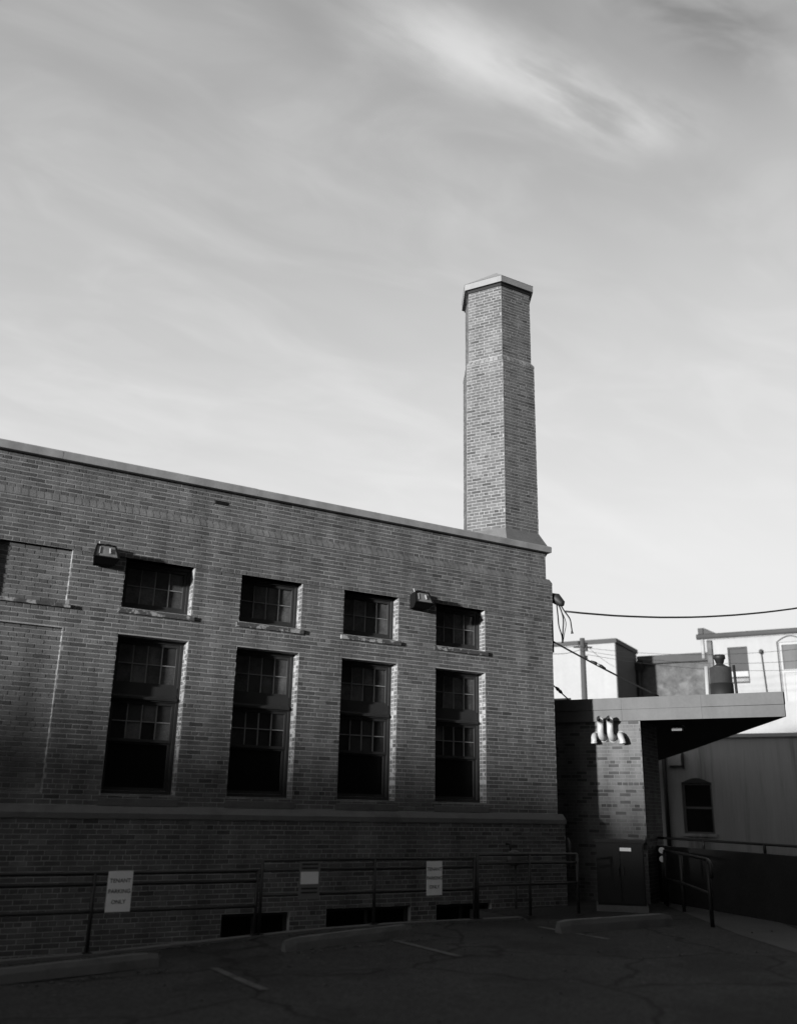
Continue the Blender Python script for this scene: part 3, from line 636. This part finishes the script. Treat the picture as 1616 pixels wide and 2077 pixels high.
g = MB(); g.box((a+.05, by+.09, d+.08), (c-.05, by+.11, d+.22), fr); g.obj('pane', 'glass', win)
a, c, d, e = WH[1]
f = MB()
for q0, q1 in (((a, by+.05, d), (a+.10, by+.13, e)), ((c-.10, by+.05, d), (c, by+.13, e)), ((a+.1, by+.052, e-.10), (c-.1, by+.13, e)), ((a+.1, by+.045, 7.03), (c-.1, by+.13, 7.16))): f.box(q0, q1, fr)
win = f.obj('arched_window', 'white_paint', wb)
g = MB(); g.box((a+.1, by+.10, 7.16), (c-.1, by+.12, e-.1), fr); g.obj('pane', 'fascia_paint', win)
g = MB(); g.box((a+.1, by+.09, d), (c-.1, by+.11, 7.03), fr); g.obj('pane', 'white_paint', win)
g = MB(); pts = [A_(a-.05, by-.02, d)] + [A_(a-.05+(c-a+.1)*i/8, by-.02, e+.02+.22*math.sin(math.pi*i/8)) for i in range(9)] + [A_(c+.05, by-.02, d)]
g.tube(pts, 0.022, 6); g.obj('hood_mould', 'trim_grey', win)
b = MB(); b.tube([A_(0.05, by-.08, 6.1), A_(-0.02, by-.08, 7.85)], 0.018, 6); v_ = b.obj('vent_pipe', 'trim_grey', wb)
b = MB(); b.tube([A_(-0.02, by-.08, z) for z in (7.80, 7.86, 7.95, 8.0)], [0.03, 0.08, 0.08, 0.04], 10); b.obj('pipe_cowl', 'drum_metal', v_, True)

# ---------------------------------------------------------------- utility pole, weatherhead, cables
def at_depth(x, y, c): return CAM + (fwd + RT*((x-PW/2)/FPX) - UP*((y-PH/2)/FPX))*c
pb = Vector((23.15, 12.3, 0))
t = thing('utility_pole', 'weathered timber utility pole with insulators behind the annex roof', 'pole', pb)
b = MB(); b.tube([pb, pb+Vector((0, 0, 4)), pb+Vector((0, 0, 7.68))], [0.13, 0.115, 0.095], 12); b.obj('shaft', 'timber', t, True)
for dz, sx_ in ((7.45, 0.14), (7.28, 0.15), (6.98, 0.13), (7.5, -0.13)):
    p = pb + Vector((0.85*sx_, -0.52*sx_, dz)); b = MB(); b.tube([p-Vector((0, 0, .06)), p-Vector((0, 0, .02)), p+Vector((0, 0, .02)), p+Vector((0, 0, .06))], [.06, .04, .04, .06], 8); b.obj('insulator', 'cable', t)
b = MB(); b.tube([pb+Vector((-.28, .17, 7.35)), pb+Vector((.3, -.18, 7.35))], .035, 6); b.obj('crossarm', 'timber', t)
def sag(a, c, d, n=24, wob=0.0):
    a, c = Vector(a), Vector(c); return [a.lerp(c, i/n) - Vector((0, 0, d*4*(i/n)*(1-i/n))) + Vector((0, 0, rnd.uniform(-wob, wob))) for i in range(n+1)]
def wire(name, pts, r, label, cat='cable', group=None, seg=6):
    b = MB(); b.tube(pts, r, seg); o = b.obj(name, 'cable', None, True, label=label, category=cat)
    if group: o['group'] = group
    return o
t = thing('weatherhead', 'dark hooded cable entrance with looping leads on the corner of the brick building', 'weatherhead', (11.5, 0.15, 5.4))
wh = Vector((11.52, 0.16, 5.40))
b = MB(); b.tube([wh+Vector((0, 0, -.95)), wh+Vector((0, 0, .02))], 0.035, 10); b.obj('mast', 'steel_dark', t, True)
b = MB(); b.tube([wh+Vector((0, .04, .05)), wh+Vector((.0, .0, .12)), wh+Vector((.05, -.11, .08)), wh+Vector((.09, -.22, -.03)), wh+Vector((.09, -.24, -.07))], [.05, .10, .11, .07, .03], 12); b.obj('hood', 'steel_dark', t, True)
m0 = wh+Vector((.06, -.16, -.04)); tie = Vector(at_depth(1140, 1304, pixel(wh)[2]-.1))
def px_curve(pts, c0, c1): return [at_depth(x, y, c0+(c1-c0)*i/(len(pts)-1)) for i, (x, y) in enumerate(pts)]
dep = pixel(wh)[2]-.1
def smoothpath(pts, n=4):
    pts = [Vector(p) for p in pts]; out = []
    for i in range(len(pts)-1):
        p0, p1, p2, p3 = pts[max(i-1, 0)], pts[i], pts[i+1], pts[min(i+2, len(pts)-1)]
        for j in range(n):
            s = j/n; out.append(0.5*((2*p1)+(p2-p0)*s+(2*p0-5*p1+4*p2-p3)*s*s+(3*p1-p0-3*p2+p3)*s**3))
    return out+[pts[-1]]
for pts, r in ((((1128, 1222), (1131, 1250), (1133, 1270), (1139, 1290), (1140, 1304)), .012), (((1130, 1221), (1138, 1240), (1142, 1258), (1141, 1280), (1140, 1304)), .014), (((1132, 1219), (1143, 1238), (1155, 1255), (1158, 1270), (1160, 1283)), .013), (((1129, 1222), (1136, 1236), (1147, 1262), (1144, 1285), (1141, 1304)), .008)):
    b = MB(); b.tube(smoothpath(px_curve(pts, dep, dep)), r, 6); b.obj('lead', 'cable', t, True)
b = MB(); b.tube([at_depth(1159, 1279, dep), at_depth(1160, 1285, dep)], [.012, .03], 8); b.obj('lead_end', 'cable', t)
sp = at_depth(1146, 1240, dep)
wire('service_cable', [sp] + sag(sp, A_(9.5, 8.5, 9.0), 1.05, 40, .0015)[1:], 0.019, 'thick twisted service cable sagging from the weatherhead across the sky', seg=6)
anchor = Vector((11.40, .06, 4.66)); end1 = Vector(A_(1.05, .45, 3.74))
w1 = sag(anchor, end1, 0.02, 12)
wire('guy_cable', w1, 0.017, 'thick guy cable with a splice running from brick corner down to annex roof')
def splice(p, d, label):
    t = thing('cable_splice', label, 'connector', p)
    d = d.normalized()
    for k in (-1, 1):
        b = MB(); b.tube([p+d*.05*k, p+d*.08*k, p+d*.17*k], [.035, .034, .016], 10); b.obj('end_cone', 'cable', t, True)
    b = MB(); b.tube([p-d*.05, p+d*.05], .028, 10); b.obj('white_insulator', 'white_paint', t, True)
d1 = end1-anchor; splice(anchor.lerp(end1, .435), d1, 'dark cable splice with white middle on the thick guy cable')
a2, e2_ = Vector((11.40, .3, 4.02)), Vector(A_(-.66, .12, 3.70))
wire('stay_cable', sag(a2, e2_, .01, 8), 0.013, 'short stay cable meeting the annex roof beside the white pipe')
splice(a2.lerp(e2_, .6), e2_-a2, 'dark cable splice with white middle on the short stay cable')
top = pb+Vector((0, 0, 7.35))
for i, (ea, sg, lb_) in enumerate((((-6.25, 25.5, 7.9), .25, 'thin wire from the utility pole to the dark side wall'), ((5, 20.5, 8.1), .5, 'upper thin wire crossing the front of the sunlit white building'), ((5, 20.5, 7.6), .55, 'middle thin wire crossing the front of the sunlit white building'), ((5, 20.5, 7.1), .5, 'lowest thin wire crossing the front of the sunlit white building'))):
    wire('overhead_wire', sag(top+Vector((.1, -.06, .1-.12*i)), A_(*ea), sg, 20), 0.007, lb_, 'wire', seg=5)
wire('overhead_wire', sag(top+Vector((-.1, .05, .05)), Vector((11.45, 2.0, 5.4)), .25, 16), 0.009, 'thin wire from the utility pole to the long brick building, upper of two', 'wire', seg=5)
wire('overhead_wire', sag(top+Vector((-.1, .05, -.1)), Vector((11.45, 1.6, 4.85)), .2, 16), 0.009, 'thin wire from the utility pole to the long brick building, lower of two', 'wire', seg=5)

# ---------------------------------------------------------------- wall floodlights
def floodlight(x, z, label):
    t = thing('wall_floodlight', label, 'floodlight', (x, 0, z), 'floodlights on the brick wall')
    T, Bm = (-0.215, z+0.125, 0.135), (-0.315, z-0.085, 0.185)       # y, z, half width of the lens plane
    b = MB()
    vs = [(x-.12, -.022, z+.10), (x+.12, -.022, z+.10), (x+.12, -.022, z-.15), (x-.12, -.022, z-.15),
          (x-T[2], T[0], T[1]), (x+T[2], T[0], T[1]), (x+Bm[2], Bm[0], Bm[1]), (x-Bm[2], Bm[0], Bm[1]),
          (x+.15, -.20, z-.15), (x-.15, -.20, z-.15)]
    b.add(vs, [(0, 1, 5, 4), (1, 2, 8, 6, 5), (0, 4, 7, 9, 3), (7, 6, 8, 9), (9, 8, 2, 3), (4, 5, 6, 7)]); b.obj('housing', 'lamp_housing', t)
    def on(u, v, out=0.0):
        k = (1-v)/2; hw = T[2]+(Bm[2]-T[2])*k; y = T[0]+(Bm[0]-T[0])*k; zz_ = T[1]+(Bm[1]-T[1])*k
        return Vector((x+u*hw, y-out*.90, zz_+out*.43))
    f = MB()
    for u0, u1, v0, v1 in ((-1.03, -.86, -1.03, 1.03), (.86, 1.03, -1.03, 1.03), (-.86, .86, .84, 1.03), (-.86, .86, -1.03, -.86)):
        q = [(u0, v0), (u1, v0), (u1, v1), (u0, v1)]
        f.add([on(a, c, .003) for a, c in q] + [on(a, c, .020) for a, c in q], [(4, 5, 6, 7), (0, 1, 5, 4), (1, 2, 6, 5), (2, 3, 7, 6), (3, 0, 4, 7)])
    f.obj('bezel', 'lamp_housing', t)
    g = MB(); q = [(-.86, -.86), (.86, -.86), (.86, .84), (-.86, .84)]; g.add([on(a, c, .006) for a, c in q], [(0, 1, 2, 3)]); g.obj('lens', 'lamp_lens', t)
    g = MB(); g.tube([on(.30, -.35, .016), on(.34, .45, .016)], .012, 8); g.obj('bulb', 'lamp_bulb', t)
    g = MB(); g.tube([on(-.62, -.45, .014), on(-.60, .60, .014)], .005, 6); g.obj('reflector_edge', 'lamp_bulb', t)
    g = MB(); g.tube([(x, -.10, z+.10), (x, -.10, z+.155)], .05, 10); g.tube([(x, -.025, z+.13), (x, -.10, z+.13)], .03, 8); g.obj('mount', 'lamp_housing', t)
    g = MB(); g.tube([(x-.06, -.09, z+.13), (x-.07, -.06, z+.21)], .010, 8); g.obj('photocell', 'white_paint', t)
floodlight(2.94, 4.985, 'dark wall floodlight next to the bricked up upper window')
floodlight(8.335, 5.005, 'dark wall floodlight beside the last small upper window near the corner')

# ---------------------------------------------------------------- railings, signs
def railing(x0, x1, top, posts, label):
    t = thing('pipe_railing', label, 'railing', ((x0+x1)/2, -1.42, 0))
    for xp in posts:
        b = MB(); b.tube([(xp, -1.42, lot_z(xp, -1.42)+.035), (xp, -1.42, top)], .024, 8); po = b.obj('post', 'rail_paint', t, True)
        b = MB(); z_ = lot_z(xp, -1.42)+.031; b.box((xp-.05, -1.47, z_), (xp+.05, -1.37, z_+.012)); b.obj('base_plate', 'rail_paint', po)
    for z in (top, top-.125, top-.43):
        b = MB(); b.tube([(x0, -1.42, z), (x1, -1.42, z)], .021, 8); b.obj('rail', 'rail_paint', t, True)
railing(-3.0, 5.10, 0.74, (-3.0, -1.0, 1.0, 3.0, 5.10), 'grey pipe railing section standing lowest before the bricked up windows')
railing(5.16, 8.56, 0.87, (5.16, 6.86, 8.56), 'grey pipe railing section in the middle, before the two middle windows')
railing(8.62, 10.56, 0.915, (8.62, 9.6, 10.56), 'grey pipe railing section standing highest beside the black cabinet')
def text_mesh(mb, txt, size, cx, cz, y):
    cu = bpy.data.curves.new('t', 'FONT'); cu.body = txt; cu.size = size; cu.align_x = 'CENTER'; cu.align_y = 'CENTER'; cu.offset = size*0.015
    o = bpy.data.objects.new('t', cu); C.objects.link(o); dg = bpy.context.evaluated_depsgraph_get(); me = o.evaluated_get(dg).to_mesh()
    mb.add([(cx+v.co.x, y, cz+v.co.y) for v in me.vertices], [tuple(p.vertices) for p in me.polygons])
    bpy.data.objects.remove(o); bpy.data.curves.remove(cu)
def park_sign(cx, z0, z1, wd, label):
    t = thing('parking_sign', label, 'sign', (cx, -1.46, z0), 'parking signs on the railing')
    y = -1.462; b = MB()
    b.box((cx-wd/2, y, z0), (cx+wd/2, y+.006, z1)); b.obj('panel', 'sign_white', t)
    h = z1-z0
    for tx, fz in (('TENANT', .76), ('PARKING', .50), ('ONLY', .24)):
        m = MB(); text_mesh(m, tx, h*.14, cx, z0+h*fz, y-.0015); m.obj('lettering', 'sign_print', t)
park_sign(3.30, 0.305, 0.765, 0.30, 'white parking sign on the lowest railing section')
park_sign(7.83, 0.375, 0.835, 0.265, 'white parking sign at the far end of the middle railing section')
t = thing('banded_sign', 'grey sign with a white central field on the middle railing section', 'sign', (5.83, -1.46, .38))
b = MB(); b.box((5.68, -1.462, .38), (5.99, -1.456, .85)); b.obj('panel', 'sign_grey', t)
b = MB(); b.box((5.70, -1.465, .565), (5.965, -1.4625, .72)); b.obj('white_field', 'sign_white', t)
for z in (.765, .815, .51, .46):
    b = MB(); b.box((5.715, -1.4645, z-.011), (5.955, -1.4625, z+.011)); b.obj('dark_line', 'sign_print', t)

# ---------------------------------------------------------------- lot furniture
def wheel_stop(xa, ya, xb, yb, label, hgt=0.14, wd=0.17):
    a, c = Vector((xa, ya, lot_z(xa, ya))), Vector((xb, yb, lot_z(xb, yb))); d = c-a; L_ = d.length; d.normalize(); n = Vector((-d.y, d.x, 0)).normalized()
    b = MB(); rings = []; K = 14
    for i in range(K+1):
        s = i/K; inset = 0.03 if i in (0, K) else 0; hh = hgt*(0.86 if i in (0, K) else 1)
        p = a.lerp(c, s)
        prof = [(-wd/2+inset, 0), (-wd/2+.02+inset, hh*.62), (-wd/2+.045+inset, hh), (wd/2-.045-inset, hh), (wd/2-.02-inset, hh*.62), (wd/2-inset, 0)]
        rings.append([p+n*(q[0]+rnd.uniform(-.003, .003))+Vector((0, 0, q[1]+(rnd.uniform(-.004, .004) if q[1] else 0))) for q in prof])
    vs = [v for r_ in rings for v in r_]; m = 6
    fs = [(i*m+k, i*m+k+1, (i+1)*m+k+1, (i+1)*m+k) for i in range(K) for k in range(m-1)] + [tuple(range(m))[::-1], tuple(range(K*m, K*m+m))]
    b.add(vs, fs); b.obj('wheel_stop', 'concrete', None, label=label, category='wheel stop', group='wheel stops along the parking bays')
wheel_stop(1.60, -2.72, 3.50, -2.55, 'worn concrete wheel stop below the white sign of the lowest railing')
wheel_stop(4.96, -2.66, 6.86, -2.40, 'worn concrete wheel stop in front of the middle railing section')
wheel_stop(8.80, -3.02, 11.05, -2.86, 'longer concrete wheel stop before the black cabinet', 0.16, 0.2)
for x, ya, lb_ in ((3.95, -3.1, 'worn painted bay line ending between the two shorter wheel stops'), (6.43, -2.75, 'worn painted bay line ending beside the middle wheel stop'), (9.02, -2.35, 'worn painted bay line at the end of the longer wheel stop'), (1.45, -3.2, 'worn painted bay line at the outer end of the first wheel stop')):
    b = MB(); n = 14
    b.add([(x+sx_, ya-1.4*i/n, lot_z(x, ya-1.4*i/n)+.005) for i in range(n+1) for sx_ in (-.05, .05)], [(2*i, 2*i+2, 2*i+3, 2*i+1) for i in range(n)])
    b.obj('bay_line', 'line_paint', None, label=lb_, category='road marking', group='painted bay lines')
# dead leaves and grit blown against the kerb and the wheel stops
b = MB()
for i in range(420):
    q = rnd.random()
    if q < .55: x, y = rnd.uniform(-3, 9.4), -1.52-abs(rnd.gauss(0, .16))
    elif q < .8: x, y = rnd.choice(((1.6, 3.5), (5.0, 6.9), (8.8, 11.0))), 0; x, y = rnd.uniform(*x), -2.86-abs(rnd.gauss(0, .10))
    else: x, y = rnd.uniform(-2, 12), rnd.uniform(-7, -1.6)
    z = lot_z(x, y)+.006; r_ = rnd.uniform(.012, .04); a = rnd.uniform(0, 6.28); c_, s_ = math.cos(a)*r_, math.sin(a)*r_; h = rnd.uniform(.004, .022)
    b.add([(x-c_, y-s_, z), (x+s_*.5, y-c_*.5, z+h), (x+c_, y+s_, z+h*.3), (x-s_*.5, y+c_*.5, z+h*.8)], [(0, 1, 2), (0, 2, 3)])
b.obj('leaf_litter', 'leaves', None, kind='stuff', label='dead leaves and grit scattered along the kerb')
# black cabinet
t = thing('utility_cabinet', 'black metal utility cabinet with a small white label in front of the annex', 'cabinet', (11.75, -1.1, 0))
def K_(s, e, z): v = Vector((11.40, -.95, 0)) + E1.lerp(_r, .6).normalized()*s + Vector((-E1.lerp(_r, .6).normalized().y, E1.lerp(_r, .6).normalized().x, 0))*e; return (v.x, v.y, z)
b = MB(); b.box((0, 0, .10), (.78, .62, 1.075), K_); b.box((-.03, -.04, 1.078), (.81, .66, 1.12), K_); b.obj('body', 'black_paint', t)
b = MB(); b.box((-.03, -.03, 0), (.81, .65, .098), K_); b.obj('plinth', 'concrete', t)
for s0, s1 in ((.02, .385), (.395, .76)):
    b = MB(); b.box((s0, -.018, .13), (s1, -.003, 1.05), K_); dr = b.obj('door', 'black_paint', t)
    b = MB(); hs = .345 if s0 < .1 else .42; b.box((hs, -.045, .56), (hs+.02, -.02, .70), K_); b.obj('handle', 'steel_dark', dr)
b = MB(); b.box((.39, -.024, .945), (.575, -.0195, 1.0), K_); b.obj('white_label', 'sign_white', t)
# gas meter and pipes on the plinth
t = thing('gas_meter', 'pale round gas meter with pipe on the plinth near the corner', 'meter', (9.95, -.2, .7))
mz = Vector((10.22, -.22, .80))
b = MB(); b.tube([mz+Vector((0, .06, 0)), mz+Vector((0, .04, 0)), mz+Vector((0, -.05, 0)), mz+Vector((0, -.07, 0))], [.10, .13, .13, .10], 14); b.obj('body', 'fascia_paint', t, True)
b = MB(); b.tube([mz+Vector((.05, .02, -.1)), mz+Vector((.05, .02, -1.2))], .02, 8); b.tube([mz+Vector((-.05, .02, .1)), mz+Vector((-.05, .02, .22)), mz+Vector((-.05, .13, .22))], .02, 8); b.obj('pipe', 'rail_paint', t, True)
b = MB(); b.tube([(11.62, -.02, .62), (11.62, -.02, 1.02), (11.62, .03, 1.10)], .03, 8)
b.obj('standpipe', 'fascia_paint', None, True, label='short pale standpipe at the corner of the brick building', category='pipe')
b = MB(); b.tube([A_(.70, -.07, .95), A_(.78, -.12, 1.16)], .03, 8)
b.obj('slanted_pipe', 'fascia_paint', None, True, label='short pale slanted pipe at the end of the annex wall', category='pipe')
# ramp wall with picket guard
P0, P1 = Vector((13.72, -.15, 0)), Vector((12.62, -4.6, 0)); dv = (P1-P0); Lr = dv.length; dv.normalize(); nv = Vector((dv.y, -dv.x, 0))
def G_(s, e, z): v = P0 + dv*s - nv*e; return (v.x, v.y, z)
t = thing('ramp_guard', 'dark solid ramp wall topped by a low black pipe rail beside the path', 'guard rail', P0+dv*2)
b = MB(); b.box((-.4, 0, 0), (Lr, .18, .98), G_); b.obj('ramp_wall', 'black_render', t)
for z in (1.12,):
    b = MB(); b.tube([G_(-.4, .09, z), G_(Lr, .09, z)], .022, 8); b.obj('rail', 'steel_dark', t, True)
for i in range(4):
    b = MB(); s = -.4+(Lr+.4)*i/3; b.tube([G_(s, .09, .98), G_(s, .09, 1.12)], .026, 8); b.obj('post', 'steel_dark', t, True)
b = MB(); b.prism([(-.4, .18), (Lr, .18), (Lr, 1.7), (-.4, 1.7)], 0, .44, 'z', G_); b.obj('ramp_slab', 'path_concrete', t)
t = thing('path_handrail', 'dark bent pipe handrail standing on the concrete path', 'handrail', (12.1, -2.4, 0))
hp = [Vector((13.2, -.75, 0)), Vector((12.70, -1.6, 0)), Vector((11.45, -3.3, 0))]
for p in hp:
    b = MB(); b.tube([p+Vector((0, 0, .005)), p+Vector((0, 0, .90))], .03, 8); b.obj('post', 'steel_dark', t, True)
for z in (.92, .45):
    b = MB(); b.tube([p+Vector((0, 0, z)) for p in hp] + ([hp[-1]+Vector((-.12, -.16, z-.05)), hp[-1]+Vector((-.13, -.17, z-.25))] if z > .5 else []), .026, 8); b.obj('rail', 'steel_dark', t, True)
t = thing('reflector_post', 'slim post with two small pale round reflectors beside the ramp', 'post', G_(.45, -.25, 0))
g = Vector(G_(.45, -.25, 0)); b = MB(); b.tube([g+Vector((0, 0, .004)), g+Vector((0, 0, .98))], .022, 8); b.obj('post', 'steel_dark', t, True)
for z in (.92, .77):
    b = MB(); dd = (CAM-g); dd.z = 0; dd.normalize(); b.tube([g+dd*.022+Vector((0, 0, z)), g+dd*.035+Vector((0, 0, z))], .055, 14); b.obj('reflector', 'sign_white', t)

# ---------------------------------------------------------------- unseen buildings added to shade the lot (behind the camera and up-sun)
def house(name, x0, x1, y0, y1, eave, ridge, label, axis='x', wallm='far_siding'):  # gabled house added out of view to block the low sun
    t = thing(name, label, 'house', ((x0+x1)/2, (y0+y1)/2, 0), 'unseen houses added up-sun for shade')
    b = MB(); b.box((x0, y0, -.3), (x1, y1, eave)); b.obj('wall', wallm, t)
    r_ = MB()
    if axis == 'x': r_.prism([(y0-.4, eave+.003), (y1+.4, eave+.003), ((y0+y1)/2, ridge)], x0-.4, x1+.4, 'x')
    else: r_.prism([(x0-.4, eave+.003), (x1+.4, eave+.003), ((x0+x1)/2, ridge)], y0-.4, y1+.4, 'y')
    rf = r_.obj('roof', 'far_roof', t)
    for z in (1.0, 3.4):
        if z+1.4 > eave: continue
        for f in (.2, .5, .8):
            yc = y0+(y1-y0)*f; b = MB(); b.box((x1+.003, yc-.45, z), (x1+.05, yc+.45, z+1.4)); wn = b.obj('window', 'frame_paint', t)
            b = MB(); b.box((x1+.052, yc-.38, z+.07), (x1+.06, yc+.38, z+1.33)); b.obj('pane', 'glass', wn)
house('shade_house', -57, -50, -18.6, -6.8, 4.6, 6.28, 'lowest unseen gabled house, added to shade the lower wall', 'y')
house('shade_house', -61, -50, -29.6, -19.8, 4.6, 7.2, 'unseen gabled house added beside the tall shade block')
house('shade_house', -60, -50, -5.2, 7, 4.6, 7.4, 'unseen gabled house added up-sun with its ridge along the row', 'y')
wt = thing('shade_block', 'tall dark brick block added out of view to cut sky light on the lot', 'apartment block', (5, -32, 0))  # invented block, sized to keep sky light off the lower walls
b = MB(); b.box((-16, -36, -.3), (52, -20, 24)); b.obj('wall', 'far_brick', wt)
b = MB(); b.box((-16.2, -36.2, 24.003), (52.2, -19.8, 24.4)); b.obj('parapet', 'far_roof', wt)
for i in range(13):
    for z in (1.2, 4.6, 8.0, 11.4, 14.8, 18.2):
        xw = -14+i*5.1; b = MB(); b.box((xw, -19.997, z), (xw+1.4, -19.94, z+1.9)); wn = b.obj('window', 'frame_paint', wt)
        b = MB(); b.box((xw+.1, -19.938, z+.1), (xw+1.3, -19.92, z+1.8)); b.obj('pane', 'glass', wn)
et = thing('side_shade_block', 'dark brick building added out of view to cut sky light from the right', 'building', (34, -18, 0))  # added out of view, its height set to block sky
b = MB(); b.box((27, -19.5, -.3), (42, -7, 17)); b.obj('wall', 'far_brick', et)
b = MB(); b.box((26.8, -19.7, 17.003), (42.2, -6.8, 17.4)); b.obj('parapet', 'far_roof', et)
